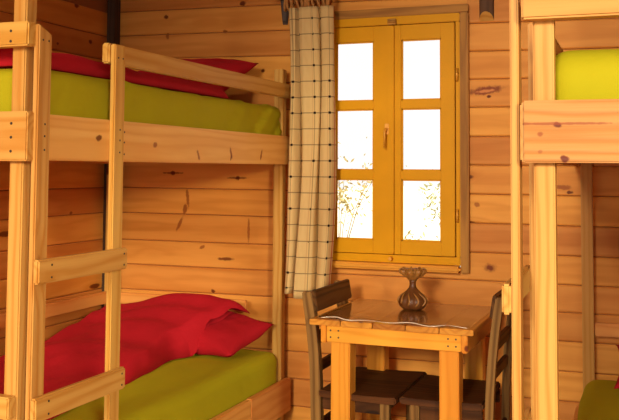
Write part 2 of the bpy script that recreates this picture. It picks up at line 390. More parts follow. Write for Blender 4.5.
# side walls
def side_wall(name, X, sgn):
    mb = MB(); Y0 = -1.0 if sgn > 0 else 1.1     # unseen right wall cut short to let the added side lamp in
    # plank local x runs along world y ; local y (depth) into the wall
    for k in range(19 if sgn < 0 else 18):
      if (PL_L if sgn > 0 else PL_R)[k + 1] < roof(X) - 0.02 or sgn < 0:
        cuts = [Y0, random.choice([1.6, 2.1, 2.7]), YW] if k % 3 else [Y0, YW]
        for a, b in zip(cuts, cuts[1:]):
            def tw(p, s=sgn): return (X - s * (p[1] - 0.0), p[0], p[2])
            # constant course heights: use the corner value
            mid = random.random(); off = Vector((random.uniform(0, 80), 0, 0)); lst = PL_L if sgn > 0 else PL_R
            za, zb = lst[k] + 0.0022, lst[k + 1] - 0.0022
            pr = [(0.009, za), (0.004, za), (0, za + 0.005), (0, zb - 0.005), (0.004, zb), (0.009, zb)]
            vv = []
            for y in (a + 0.0008, b - 0.0008):
                rr = []
                for dpt, z in pr:
                    v = mb.bm.verts.new((X - sgn * dpt, y, z)); v[mb.gc] = Vector((y, z - (za + zb) / 2, dpt)) + off; v[mb.rn] = mid; rr.append(v)
                vv.append(rr)
            for j in range(5): mb.bm.faces.new((vv[0][j], vv[1][j], vv[1][j + 1], vv[0][j + 1]))
    if sgn < 0:       # unseen header added to keep the side lamp off the upper wall
        for i in range(12):
            z0 = 0.75 + i * 0.13
            if z0 + 0.13 < roof(X): mb.ab(X, X + 0.10, -1.0, 1.098, z0 + 0.001, z0 + 0.129, bev=0.003)
    x0, x1 = sorted((X - sgn * 0.0085, X - sgn * 0.12))
    mb.ab(x0, x1, Y0, YW + 0.0, FLOOR, roof(X) - 0.002, bev=0, slot=1)
    mb.build(name, [WALLL if sgn > 0 else WALLW, CORE], kind='structure')
side_wall('wall_left', XL, 1)
side_wall('wall_right', XR, -1)
mb = MB()
x = XL
while x < XR - 0.01:
    w = min(0.14, XR - x); mb.ab(x + 0.001, x + w - 0.001, -1.0, YW + 0.0, FLOOR - 0.03, FLOOR, bev=0.002); x += w
mb.build('floor', FLOORW, kind='structure')
mb = MB()
x = XL - 0.1
while x < XR + 0.1:
    mb.ab(x + 0.001, x + 0.129, -1.0, YW - 0.002, -0.014, 0.014, bev=0.002, warp=None); x += 0.13
for v in mb.bm.verts: v.co.z += roof(v.co.x) + 0.016
mb.build('ceiling', CEILW, kind='structure')
mb = MB(); mb.ab(XL + 0.002, XL + 0.05, YW - 0.062, YW - 0.002, FLOOR, 0.965, bev=0.004); mb.build('trim_1', DARKW, kind='structure')

# ------------------------------------------------------------------ window
win = thing('window_1', (-1.18, 4.17, WZ0), kind='structure')
mb = MB()   # weathered outer casing (top, left, right)
mb.ab(-1.655, -0.833, 4.168, 4.2, 0.730, 0.770, bev=0.004)
mb.ab(-0.873, -0.833, 4.166, 4.2, -0.472, 0.7295, bev=0.004)
mb.ab(-1.655, -1.612, 4.166, 4.2, -0.472, 0.7295, bev=0.004)
mb.build('casing', CASEW, win)
mb = MB()   # painted inner frame
mb.ab(-1.611, -0.874, 4.172, 4.30, 0.690, 0.7295, bev=0.003)
mb.ab(-1.611, -0.874, 4.172, 4.30, -0.438, -0.402, bev=0.003)
mb.ab(-0.893, -0.874, 4.172, 4.30, -0.4018, 0.6898, bev=0.003)
mb.ab(-1.611, -1.560, 4.172, 4.30, -0.4018, 0.6898, bev=0.003)
mb.ab(-1.600, -0.880, 4.205, 4.29, 0.660, 0.6895, bev=0); mb.ab(-1.600, -0.880, 4.205, 4.29, -0.4015, -0.370, bev=0)
mb.ab(-0.925, -0.8935, 4.205, 4.29, -0.3695, 0.6595, bev=0); mb.ab(-1.5595, -1.520, 4.205, 4.29, -0.3695, 0.6595, bev=0)
mb.build('frame', YELLOW, win)
mb = MB(); mb.ab(-1.66, -0.868, 4.135, 4.2, -0.470, -0.4395, bev=0.010); mb.build('window_sill', SILLW, win)
PZ = [-0.335, -0.047, -0.006, 0.287, 0.326, 0.614]
def sash(x0, x1, g0, g1, y0=4.165):
    y1 = y0 + 0.035; z0, z1 = -0.398, 0.685
    mb = MB()
    def fr(a, b, c, d): mb.ab(a, b, y0, y1, c, d, bev=0)
    # one continuous lattice with rounded inner corners
    mb.ab(x0, g0, y0, y1, z0, z1, bev=0.003); mb.ab(g1, x1, y0, y1, z0, z1, bev=0.003)
    for c, d in ((z0, PZ[0]), (PZ[1], PZ[2]), (PZ[3], PZ[4]), (PZ[5], z1)):
        mb.ab(g0 - 0.001, g1 + 0.001, y0 + 0.0015, y1 - 0.001, c, d, bev=0.002)
    # glazing beads
    for c, d in ((PZ[0], PZ[1]), (PZ[2], PZ[3]), (PZ[4], PZ[5])):
        t = 0.007; yb0, yb1 = y0 + 0.008, y0 + 0.017
        for q in ((g0, g0 + t, c, d), (g1 - t, g1, c, d), (g0, g1, c, c + t), (g0, g1, d - t, d)): mb.ab(q[0], q[1], yb0, yb1, q[2], q[3], bev=0.0015)
    o = mb.build('sash', YELLOW, win)
    for c, d in ((PZ[0], PZ[1]), (PZ[2], PZ[3]), (PZ[4], PZ[5])):
        m2 = MB(); m2.ab(g0 + 0.001, g1 - 0.001, y0 + 0.018, y0 + 0.022, c + 0.001, d - 0.001, bev=0)
        m2.build('pane', GLASS, o)
    return o
s1 = sash(-1.556, -1.1885, -1.480, -1.289)
s2 = sash(-1.1865, -0.897, -1.152, -0.961)
mb = MB(); mb.ab(-1.2165, -1.184, 4.152, 4.164, -0.392, 0.680, bev=0.003); mb.build('astragal', YELLOW, win)
mb = MB()  # espagnolette handle
mb.ab(-1.228, -1.208, 4.148, 4.152, 0.165, 0.215, bev=0.001)
mb.tube([(-1.218, 4.152, 0.19), (-1.218, 4.135, 0.19), (-1.222, 4.128, 0.18), (-1.224, 4.128, 0.10)], [0.006, 0.006, 0.0055, 0.004], 10)
mb.build('handle', BRASS, win)
mb = MB(); mb.ab(-1.215, -1.175, 4.148, 4.166, 0.687, 0.715, bev=0.002); mb.tube([(-1.213, 4.146, 0.70), (-1.177, 4.146, 0.70)], 0.005, 8); mb.build('latch', CASEW, win)
mb = MB(); mb.tube([(-1.20, 4.160, -0.418), (-1.20, 4.140, -0.418)], [0.010, 0.008], 12); mb.build('catch_knob', BRASS, win)
mb = MB()
for z in (0.44, -0.21):
    mb.tube([(-0.885, 4.160, z - 0.03), (-0.885, 4.160, z + 0.03)], 0.006, 8)
mb.build('hinge', BRASS, win)

# ------------------------------------------------------------------ bunk beds
BX = 0.95   # centre helper unused
def bunk(X, s, label, ladder_y, e, nails):
    """X = outer face of the room-side board; s=-1: bed extends to -x (left bunk), +1: to +x"""
    W = 1.04
    t = thing('bunk_bed', (X + s * W / 2, 3.13, FLOOR), label, 'bunk bed')
    def bx(mb, a, b, y0, y1, z0, z1, **kw):           # a,b = distance inwards from the outer face
        x0, x1 = sorted((X + s * a, X + s * b)); return mb.ab(x0, x1, y0, y1, z0, z1, **kw)
    YN, YF = 2.130, 4.155
    out = Vector((-s, 0, 0))
    # posts: near ones rise to the roof beam, far ones stop above the rail
    for a in (0.031, W - 0.052):
        mb = MB(); bx(mb, a, a + 0.048, 2.1665, 2.2165, FLOOR, 1.28 if (a < 0.5 or s > 0) else 0.94, bev=0.004); mb.build('post', PINE, t)
        mb = MB(); bx(mb, a, a + 0.048, YF - 0.056, YF - 0.008, FLOOR, 0.488 , bev=0.004); mb.build('post', PINE, t)
    # long boards, room side
    mb = MB(); bx(mb, 0, 0.030, 2.167, YF, 0.020, 0.157, bev=0.004)
    for y, z in ((2.30, .12), (2.30, .085), (2.30, .045)): mb.nail((X - s*0.0, y + 0.35, z), out, 0.003)
    mb.build('side_board', [SIDEB, NAIL], t)
    mb = MB(); bx(mb, 0, 0.030, 2.167, 3.70, -1.165, -1.013, bev=0.004); bx(mb, 0, 0.030, 3.702, YF, -1.168, -1.011, bev=0.004); mb.build('side_board', BOARD, t)
    # wall side boards
    mb = MB(); bx(mb, W - 0.030, W - 0.003, 2.20, YF - 0.06, 0.020, 0.157); mb.build('side_board', BOARD, t)
    mb = MB(); bx(mb, W - 0.030, W - 0.003, 2.20, YF - 0.06, -1.165, -1.013); mb.build('side_board', BOARD, t)
    # end boards
    mb = MB(); bx(mb, e, W, YN, 2.166, 0.017, 0.160, bev=0.004)
    for z in ((0.125, 0.085, 0.045) if nails else ()): mb.nail((X + s * 0.045, YN, z), (0, -1, 0), 0.0042)
    mb.build('end_board', [PINE if nails else ENDB, NAIL], t)
    mb = MB(); bx(mb, 0.02, W, YN, 2.166, -1.165, -1.010, bev=0.004); mb.build('end_board', PINE, t)
    mb = MB(); bx(mb, 0.085, W - 0.06, YF - 0.04, YF - 0.012, 0.020, 0.150); mb.build('end_board', BOARD, t)
    mb = MB(); bx(mb, 0.085, W - 0.06, YF - 0.04, YF - 0.012, -1.165, -1.02); mb.build('end_board', BOARD, t)
    # guard rail along the room side
    mb = MB(); bx(mb, 0, 0.028, 2.548, YF - 0.012, 0.344, 0.412, bev=0.005)
    mb.nail((X, YF - 0.04, 0.395), out, 0.003); mb.nail((X, YF - 0.04, 0.36), out, 0.003); mb.build('guard_rail', [PINE, NAIL], t)
    # near end guard rail
    mb = MB(); bx(mb, e, W, YN - 0.006, 2.166, 0.348, 0.419, bev=0.005)
    for z in ((0.392, 0.362) if nails else ()): mb.nail((X + s * 0.05, YN - 0.006, z), (0, -1, 0), 0.0042)
    mb.build('guard_rail', [PINE, NAIL], t)
    # lower wall-side / end rails
    mb = MB(); bx(mb, W - 0.030, W - 0.003, 2.20, YF - 0.06, -0.706, -0.644, bev=0.004); mb.build('lower_rail', BOARD, t)
    mb = MB(); bx(mb, 0.230 if s < 0 else 0.082, W - 0.053, YF - 0.035, YF - 0.012, -0.706, -0.650, bev=0.004); mb.build('lower_rail', BOARD, t)
    mb = MB(); bx(mb, 0.032, W, YN, 2.166, -0.712, -0.650, bev=0.004); mb.build('lower_rail', PINE, t)
    # slats under both mattresses
    for zz in (0.045, -1.135):
        for i in range(9):
            mb = MB(); y = 2.26 + i * 0.215; bx(mb, 0.032, W - 0.032, y, y + 0.09, zz - 0.012, zz + 0.012, bev=0.002); mb.build('slat', BOARD, t)
    # ladder
    Y0 = ladder_y
    for y in (Y0, Y0 + 0.395):
        mb = MB(); top = 0.415 if y == Y0 else 0.408
        x0, x1 = sorted((X - s * 0.001, X - s * 0.0215))
        near = y < Y0 + 0.1
        def chop(c, near=near):
            if near and c.x > 0.87 - 0.02 and c.y * 1 > 0: pass
            return c
        vs = mb.ab(x0, x1, y, y + 0.062, FLOOR, top, bev=0.004)
        # corner cut off at the top (the near one is rounded towards the rail)
        for v in list(vs):
            if v.co.z > top - 0.02 and v.co.y > y + 0.03 and near: v.co.z -= 0.022
        xn = X - s * 0.0215
        for yy in (y + 0.018, y + 0.045): mb.nail((xn, yy, top - 0.045), out, 0.0032)
        for zz in (0.125, 0.09, 0.05): mb.nail((xn, y + 0.035, zz), out, 0.0032)
        mb.build('ladder_upright', [PINE, NAIL], t)
    for z, tilt in ((-0.334, 0.0), (-0.722, 0.0), (-1.10, 0.0), (-0.02, None)):
        if tilt is None: continue
        mb = MB(); x0, x1 = sorted((X - s * 0.022, X - s * 0.043))
        mb.ab(x0, x1, Y0 - 0.006, Y0 + 0.458, z, z + 0.070, bev=0.005)
        xn = X - s * 0.043
        for yy in (Y0 + 0.055, Y0 + 0.435):
            for dz in (0.016, 0.052): mb.nail((xn, yy, z + dz), out, 0.0034)
        mb.build('ladder_rung', [PINE, NAIL], t)
    return t
bunk(-1.700, -1, 'pine bunk bed with ladder standing along the left wall', 2.160, -0.010, True)
RB = bunk(-0.312, 1, 'pine bunk bed at the right edge, partly cut off by the frame', 2.160, 0.010, False)
RANG, RPIV = math.radians(1.6), Vector((-0.312, 2.15, 0))
def turn(o):          # the right bunk stands a little askew to the walls
    R = Matrix.Rotation(RANG, 4, 'Z'); l = o.location - RPIV; o.location = (R @ l) + RPIV; o.rotation_euler.z = RANG
turn(RB)

# ------------------------------------------------------------------ bedding
def rounded_slab(name, x0, x1, y0, y1, z0, z1, r, mat, label, cat, wr=0.004, seed=0, group=None, bulge=0.0, tucks=()):
    mb = MB(); n = 44; c = Vector(((x0 + x1) / 2, (y0 + y1) / 2, (z0 + z1) / 2)); h = Vector(((x1 - x0) / 2, (y1 - y0) / 2, (z1 - z0) / 2))
    def place(u):       # u in cube [-1,1]^3 surface
        p = Vector((u[0] * h.x, u[1] * h.y, u[2] * h.z))
        q = Vector([max(-h[i] + r, min(h[i] - r, p[i])) for i in range(3)]); d = p - q
        if d.length > 1e-6: nrm = d.normalized(); p = q + nrm * min(r, d.length if d.length < r else r)
        else: nrm = Vector((0, 0, 1 if u[2] > 0 else -1))
        w = c + p
        f = (noise.noise(Vector((w.x * 3 + seed, w.y * 3, w.z * 3))) * 1.4 + noise.noise(Vector((w.x * 9 + seed, w.y * 5, w.z * 2)))) * wr
        for (ty, sl, amp) in tucks:       # diagonal pull folds on the long sides
            dd = (w.y - ty) - sl * (w.z - z0)
            f += amp * math.exp(-(dd / 0.016) ** 2) * max(0, 1 - abs(u[2]) * 0.25)
        f += bulge * (1 - u[0] ** 2) * (1 - u[1] ** 2) * (1 if u[2] > 0 else 0)
        return w + nrm * f
    ease = lambda t: math.sin((t * 2 - 1) * math.pi / 2) * 0.5 + (t * 2 - 1) * 0.5
    for ax in range(3):
        for sg in (-1, 1):
            def fn(a, b, ax=ax, sg=sg):
                a, b = ease(a), ease(b); u = [0, 0, 0]; u[ax] = sg; u[(ax + 1) % 3] = a; u[(ax + 2) % 3] = b; return place(u)
            mb.grid(n, n, fn)
    return mb.build(name, mat, label=label, cat=cat, group=group, weld=True)

rounded_slab('mattress', -2.715, -1.738, 2.222, 4.112, 0.0585, 0.300, 0.038, GREEN, 'lime green sheeted mattress on the top level of the left bunk, beneath the red blanket', 'mattress', seed=1,
             tucks=((3.42, .9, -.014), (3.47, .9, .008), (3.20, .6, -.008), (3.66, 1.1, -.014), (3.71, 1.2, .010), (3.86, 1.3, -.010), (3.92, 1.4, .008), (2.6, .6, .006), (2.75, .5, -.006)))
rounded_slab('mattress', -2.715, -1.738, 2.222, 4.112, -1.1215, -0.875, 0.05, GREEN, 'lime green sheeted mattress on the bottom level of the left bunk, beside the table', 'mattress', seed=5, bulge=0.02)
MU = rounded_slab('mattress', -0.276, 0.63, 2.222, 4.085, 0.0585, 0.290, 0.075, GREEN, 'lime green sheeted mattress on the top level of the right bunk', 'mattress', seed=9, tucks=((2.36, .5, .010), (2.42, .5, -.008)), bulge=0.015)
ML = rounded_slab('mattress', -0.276, 0.63, 2.222, 4.085, -1.1215, -0.870, 0.06, GREEN, 'lime green sheeted mattress on the bottom level of the right bunk', 'mattress', seed=13)

turn(MU); turn(ML)
def pillow(cx, cy, cz, L, W, T, rot, mat, label, seed=0, group=None):
    """L along local x, W along local y"""
    mb = MB(); n = 36; R = rot
    def f(sg):
        def fn(a, b):
            u, v = a * 2 - 1, b * 2 - 1
            pu = u * L / 2 * (1 - 0.07 * (1 - v * v) ** 1 * abs(u) ** 3); pv = v * W / 2 * (1 - 0.10 * (1 - u * u) * abs(v) ** 3)
            e = max(0.0, (1 - abs(u) ** 2.6) * (1 - abs(v) ** 2.6)) ** 0.55
            w = noise.noise(Vector((u * 2.2 + seed, v * 2.2, sg))) * 0.10 + noise.noise(Vector((u * 7 + seed, v * 5, sg * 2))) * 0.035
            z = sg * T / 2 * e * (1 + w * 1.6) + 0.006 * math.sin(u * 9 + v * 5 + seed) * (1 - e)
            return Vector((cx, cy, cz)) + R @ Vector((pu, pv, z))
        return fn
    mb.grid(n, n, f(1)); mb.grid(n, n, f(-1))
    return mb.build('pillow', mat, label=label, cat='pillow', weld=True, group=group)
from mathutils import Euler
pillow(-2.035, 3.93, -0.780, 0.52, 0.36, 0.15, Euler((math.radians(13), math.radians(2), math.radians(-10))).to_matrix(), RED, 'plump red pillow at the head of the bottom left bunk under the duvet corner', 1)
pillow(-2.20, 3.915, 0.428, 0.66, 0.44, 0.15, Euler((math.radians(26), 0, math.radians(-3))).to_matrix(), RED, 'red pillow propped at the head of the top left bunk behind the guard rail', 4)
pillow(0.135, 3.90, -0.775, 0.66, 0.42, 0.15, Euler((math.radians(12), 0, math.radians(1.6))).to_matrix(), RED, 'red pillow at the head of the bottom right bunk, only its tip in view', 7)

def lerp_poly(pts, t):
    """pts = [(t, value)...]"""
    for (a, va), (b, vb) in zip(pts, pts[1:]):
        if t <= b: 
            q = (t - a) / (b - a) if b > a else 0; q = max(0, min(1, q)); q = q * q * (3 - 2 * q)
            return va + (vb - va) * q
    return pts[-1][1]

def duvet(label, edge, height, back, y0, y1, base, mat, seed, thick=0.03, name='duvet', over=None):
    """edge(y) = room-side x limit; back(y) = wall-side x limit; height(x,y) above base"""
    mb = MB(); nx, ny = 70, 90
    def pos(a, b, top):
        y = y0 + (y1 - y0) * b
        xe, xb = edge(y), back(y); x = xb + (xe - xb) * a
        e = min(1.0, min(a, 1 - a) / 0.06) ; e2 = min(1.0, min(b, 1 - b) / 0.03)
        rim = (math.sin(min(1, e) * math.pi / 2) * math.sin(min(1, e2) * math.pi / 2)) ** 0.5
        w = Vector((x, y, 0))
        wr = noise.noise(Vector((x * 4 + seed, y * 4, 0))) * 0.016 + noise.noise(Vector((x * 10 + seed, y * 8, 3))) * 0.007
        h = height(x, y, a, b)
        t = max(0.0, min(1.0, (y - over[0]) / (over[1] - over[0]))) if over else 0.0
        t = t * t * (3 - 2 * t) * min(1.0, max(0.0, (a - 0.35) / 0.2))      # where it rides over the pillow
        if top: return Vector((x, y, base + 0.004 + t * h + rim * (thick + (1 - t) * h + wr)))
        return Vector((x, y, base + 0.004 + t * (h - 0.022)))
    mb.grid(nx, ny, lambda a, b: pos(a, b, True)); mb.grid(nx, ny, lambda a, b: pos(a, b, False))
    return mb.build(name, mat, label=label, cat='blanket', weld=True)

# lower bed: duvet thrown across, folded back diagonally over the pillow
def e_low(y): return lerp_poly([(2.23, -1.93), (3.15, -1.995), (3.35, -2.02), (3.62, -2.06), (3.80, -1.99), (3.92, -1.935), (4.05, -1.875)], y)
def b_low(y): return lerp_poly([(2.22, -2.68), (3.2, -2.68), (4.05, -2.64)], y)
def h_low(x, y, a, b):
    head = lerp_poly([(3.0, 0.0), (3.45, 0.05), (3.70, 0.11), (3.85, 0.165), (3.96, 0.205), (4.06, 0.165)], y)
    hump = 0.02 * math.exp(-((x + 2.35) / 0.22) ** 2 - ((y - 3.35) / 0.35) ** 2)
    q = max(0, min(1, (a - 0.15) / 0.5)); q = q * q * (3 - 2 * q)
    fall = 0.74 + 0.34 * q - 0.14 * max(0, a - 0.8) / 0.2
    return head * fall + hump
duvet('crumpled red duvet spread over the bottom left bunk and lapping over its pillow', e_low, h_low, b_low, 2.235, 4.06, -0.86, RED, 3, over=(3.72, 3.84))
duvet('flat red blanket spread over the top left bunk', lambda y: -1.785, lambda x, y, a, b: 0.014 * math.exp(-((y - 2.3) / 0.3) ** 2), lambda y: -2.69, 2.24, 3.62, 0.304, RED, 11, thick=0.056, name='blanket')

# ------------------------------------------------------------------ table
tb = thing('dining_table', (-1.01, 3.76, FLOOR), 'small bright pine table beneath the window between the two chairs', 'table')
TX0, TX1, TY0, TY1 = -1.335, -0.672, 3.445, 4.075
mb = MB(); n = 5; w = (TX1 - TX0) / n
for i in range(n):
    mb.ab(TX0 + i * w + 0.0018, TX0 + (i + 1) * w - 0.0018, TY0 + random.uniform(-.002, .002), TY1, -0.622, -0.600, bev=0.0025, rnd=[0.7, 0.95, 0.05, 0.6, 0.8][i])
mb.build('tabletop', TOPW, tb)
mb = MB(); mb.ab(-1.262, -0.722, 3.455, 3.477, -0.686, -0.6225, bev=0.003)
for x in (-1.245, -1.212, -0.772, -0.742):
    for z in (-0.64, -0.667): mb.nail((x, 3.455, z), (0, -1, 0), 0.0036)
mb.build('apron', [TABLEW, NAIL], tb)
mb = MB(); mb.ab(-1.262, -0.722, 4.035, 4.057, -0.686, -0.6225, bev=0.003); mb.build('apron', TABLEW, tb)
for x0, x1 in ((-1.286, -1.2635), (-0.7205, -0.698)):
    mb = MB(); mb.ab(x0, x1, 3.452, 4.06, -0.690, -0.6225, bev=0.003); mb.build('apron', TABLEW, tb)
for x0, x1 in ((-1.252, -1.172), (-0.812, -0.736)):
    for y0 in (3.478, 3.955):
        mb = MB(); mb.ab(x0, x1, y0, y0 + 0.078, FLOOR, -0.6225, bev=0.004); mb.build('leg', TABLEW, tb)

# clear vinyl cover
mb = MB()
def cover(off):
    def fn(a, b):
        x = -1.315 + 0.62 * a; y = 3.448 + 0.60 * b
        z = -0.5985 + off
        f = max(0, 1 - b / 0.05)
        z += f * (0.004 + 0.004 * math.sin(a * 23) + 0.004 * math.sin(a * 9 + 1)); y += f * 0.006 * math.sin(a * 14)
        z += 0.0006 * math.sin(a * 17 + b * 9)
        return Vector((x, y, z))
    return fn
mb.grid(60, 40, cover(0.0)); mb.grid(60, 40, cover(0.0008))
pts = []
for i in range(61):
    a = i / 60; pts.append((-1.285 + 0.585 * a, 3.452 + 0.006 * math.sin(a * 14) + 0.004 * math.sin(a * 31), -0.5925 + 0.003 * math.sin(a * 23) + 0.004 * math.exp(-((a - 0.12) / 0.04) ** 2)))
mb.tube(pts, [0.0022 * (0.25 + 0.75 * abs(math.sin(i * 0.11 + 0.5))) for i in range(61)], 6, slot=1)  # pale hem tube, paints the bright line on the front edge
mb.build('table_cover', [VINYL, HEM_GLINT], label='clear glossy plastic sheet covering the pine table top', cat='table cover')

# vase
vz = -0.5970
VX, VY = -1.012, 3.845
va = thing('vase', (VX, VY, vz), 'small carved brown vase with a scalloped rim standing on the table', 'vase')
prof = [(0.036, 0.0), (0.046, 0.004), (0.055, 0.014), (0.060, 0.028), (0.059, 0.040), (0.050, 0.056), (0.037, 0.070), (0.024, 0.082), (0.016, 0.093), (0.0135, 0.105), (0.0145, 0.117), (0.018, 0.124)]
mb = MB(); mb.lathe(prof, (VX, VY, vz), 56, fn=lambda r, z, a: r * (1 + (0.05 * math.cos(a * 9 + math.sin(z * 60)) if 0.01 < z < 0.08 else 0)))
mb.build('body', COPPER, va)
mb = MB()
prof = [(0.017, 0.122), (0.026, 0.132), (0.040, 0.141), (0.050, 0.151), (0.055, 0.163), (0.052, 0.170), (0.044, 0.166), (0.030, 0.152), (0.012, 0.140)]
mb.lathe(prof, (VX, VY, vz), 64, fn=lambda r, z, a: r * (1 + (0.13 * math.cos(a * 8) if z > 0.138 else 0.03 * math.cos(a * 8))))
for i in range(8):
    a = 2 * math.pi * (i + 0.5) / 8; c = Vector((VX + 0.047 * math.cos(a), VY + 0.047 * math.sin(a), vz + 0.163))
    mb.tube([c + Vector((math.cos(a) * 0.011 * math.cos(t), math.sin(a) * 0.011 * math.cos(t), 0.011 * math.sin(t))) for t in [j * math.pi / 5 for j in range(10)]], 0.003, 6, closed=True)
mb.build('rim', COPPERL, va)
mb = MB()   # leaf straps carved up the belly
for i in range(10):
    a0 = 2 * math.pi * i / 10
    pts = []
    for j in range(9):
        t = j / 8; z = 0.008 + 0.066 * t; r = 0.0605 * math.sin(math.pi * (0.22 + 0.62 * t)) + 0.002
        a = a0 + 0.35 * math.sin(t * math.pi)
        pts.append((VX + r * math.cos(a), VY + r * math.sin(a), vz + z))
    mb.tube(pts, [0.0012 + 0.0028 * math.sin(math.pi * j / 8) for j in range(9)], 6)
mb.build('carved_strap', COPPERL, va)

# ------------------------------------------------------------------ chairs
def chair(s, xb, ya, yb, xf, label, ztop, pw, ext, sy0, sy1):
    """s=+1 seat faces +x. xb = back upright x at seat height, xf = seat front x"""
    t = thing('dining_chair', ((xb + xf) / 2, (ya + yb) / 2, FLOOR), label, 'chair')
    zs = -0.890
    def lean(z):        # back post centre line
        if z <= zs: return xb - s * 0.010 * ((zs - z) / 0.46) ** 3 + s * 0.012 * (zs - z) / 0.46
        q = (z - zs) / (ztop - zs); return xb - s * (0.014 * q + 0.028 * q * q)
    for y in (ya, yb):
        mb = MB(); Lz = ztop - FLOOR; zc = (ztop + FLOOR) / 2
        def warp(c, y=y):
            z = zc + c.x; return Vector((lean(z) + c.z, y + c.y, z))
        mb.box(Lz, 0.036, pw, bev=0.005, segs=14, warp=warp, rnd=0.9)
        mb.build('back_post', CHAIRL, t)
    # backrest boards
    def slat(z0, z1, name, ymore):
        mb = MB(); zc = (z0 + z1) / 2
        xo = lean(zc) + s * (pw / 2 + 0.004 if name == 'top_rail' else 0.004); tilt = (lean(z1) - lean(z0)) / (z1 - z0)
        p0 = Vector((xo, ya - 0.012, zc)); p1 = Vector((xo, yb + ymore, zc))
        up = Vector((1, 0, -tilt)).normalized()
        def warp(c): return c + Vector((0, 0, -0.012 * math.cos(c.x / (yb - ya) * 2.4) * s))
        mb.beam(p0, p1, z1 - z0, 0.018, up=up, bev=0.004, segs=8)
        mb.build(name, CHAIRW, t)
    slat(ztop - 0.080, ztop + 0.006, 'top_rail', ext)
    slat(ztop - 0.215, ztop - 0.165, 'back_slat', -0.012)
    slat(ztop - 0.325, ztop - 0.285, 'back_slat', -0.012)
    # seat: slightly tapering plank
    mb = MB(); Ls = abs(xf - xb) + 0.01; w = sy1 - sy0
    xa = xb + s * 0.026
    def ws(c):
        q = (c.x / Ls + 0.5); wid = 0.94 + 0.06 * q
        return Vector((xa + s * (c.x + Ls / 2) * (Ls - 0.026) / Ls, (sy0 + sy1) / 2 + c.y * wid, zs - 0.014 + c.z - 0.004 * math.sin(q * math.pi) * (1 if c.z > 0 else 0)))
    mb.box(Ls, w, 0.028, bev=0.006, segs=8, warp=ws); mb.build('seat', CHAIRW, t)
    # front legs
    for y in (ya + 0.0, yb + 0.0):
        mb = MB(); xx = xf - s * 0.05
        mb.ab(xx - 0.019, xx + 0.019, y - 0.02, y + 0.02, FLOOR, zs - 0.0285, bev=0.004, rnd=0.8); mb.build('front_leg', CHAIRL, t)
    # side aprons and stretchers
    for y in (ya, yb):
        for nm, z0, z1 in (('seat_rail', zs - 0.085, zs - 0.0290), ('stretcher', zs - 0.27, zs - 0.235)):
            mb = MB(); a, b = sorted((lean(z0) + s * 0.026, xf - s * 0.070)); mb.ab(a, b, y - 0.009, y + 0.009, z0, z1, bev=0.003); mb.build(nm, CHAIRW, t)
    mb = MB(); xx = xf - s * 0.05; mb.ab(xx - 0.009, xx + 0.009, ya + 0.021, yb - 0.021, zs - 0.075, zs - 0.0290, bev=0.003); mb.build('seat_rail', CHAIRW, t)
    mb = MB(); xx = lean(-1.05); mb.ab(xx - 0.009, xx + 0.009, ya + 0.019, yb - 0.019, -1.07, -1.03, bev=0.003); mb.build('stretcher', CHAIRW, t)
    return t
chair(1, -1.340, 3.555, 3.95, -0.997, 'dark rustic wooden chair at the left end of the table in front of the curtain', -0.507, 0.044, 0.040, 3.49, 4.0)
chair(-1, -0.630, 3.54, 3.93, -0.972, 'dark rustic wooden chair at the right end of the table beside the right bunk', -0.486, 0.032, 0.012, 3.52, 3.95)

# ------------------------------------------------------------------ curtain
cu = thing('curtain', (-1.60, 4.08, -0.6), 'cream checked curtain with dark woven dots gathered at the left side of the window', 'curtain')
mb = MB(); NX, NZ = 150, 60
ZT, ZB = 0.778, -0.603
CP = [(-1.705, 4.075), (-1.692, 4.050), (-1.668, 4.052), (-1.654, 4.105), (-1.648, 4.112), (-1.640, 4.055), (-1.625, 4.037), (-1.590, 4.040), (-1.556, 4.046), (-1.548, 4.090), (-1.540, 4.060), (-1.515, 4.040), (-1.487, 4.048), (-1.474, 4.090)]
def cr(t):
    t = min(t, 0.99999) * (len(CP) - 1); i = int(t); f = t - i
    p = [CP[max(0, min(len(CP) - 1, i + q))] for q in (-1, 0, 1, 2)]
    return [0.5 * (2 * p[1][d] + (p[2][d] - p[0][d]) * f + (2 * p[0][d] - 5 * p[1][d] + 4 * p[2][d] - p[3][d]) * f * f + (3 * p[1][d] - p[0][d] - 3 * p[2][d] + p[3][d]) * f ** 3) for d in (0, 1)]
def cur(a, b):
    z = ZT + (ZB - ZT) * b
    x, y = cr(a)
    x += 0.012 + 0.018 * math.sin(b * 3.0) - 0.020 * b ** 2 + 0.004 * math.sin(b * 7 + a * 9)
    y = 4.065 + (y - 4.065) * (0.75 + 0.45 * b) + 0.007 * math.sin(b * 8 + a * 10) * b
    x += 0.004 * math.sin(a * 60 + b * 4) * (1 - b)
    if b > 0.72: x += (-1 if a < 0.31 else 1) * 0.006 * (b - 0.72) / 0.28 * math.exp(-((a - 0.31) / 0.08) ** 2)
    return Vector((x, y, z + (0.010 * math.sin(a * 9) if b > 0.98 else 0) - 0.02 * a * (b ** 4) * 0))
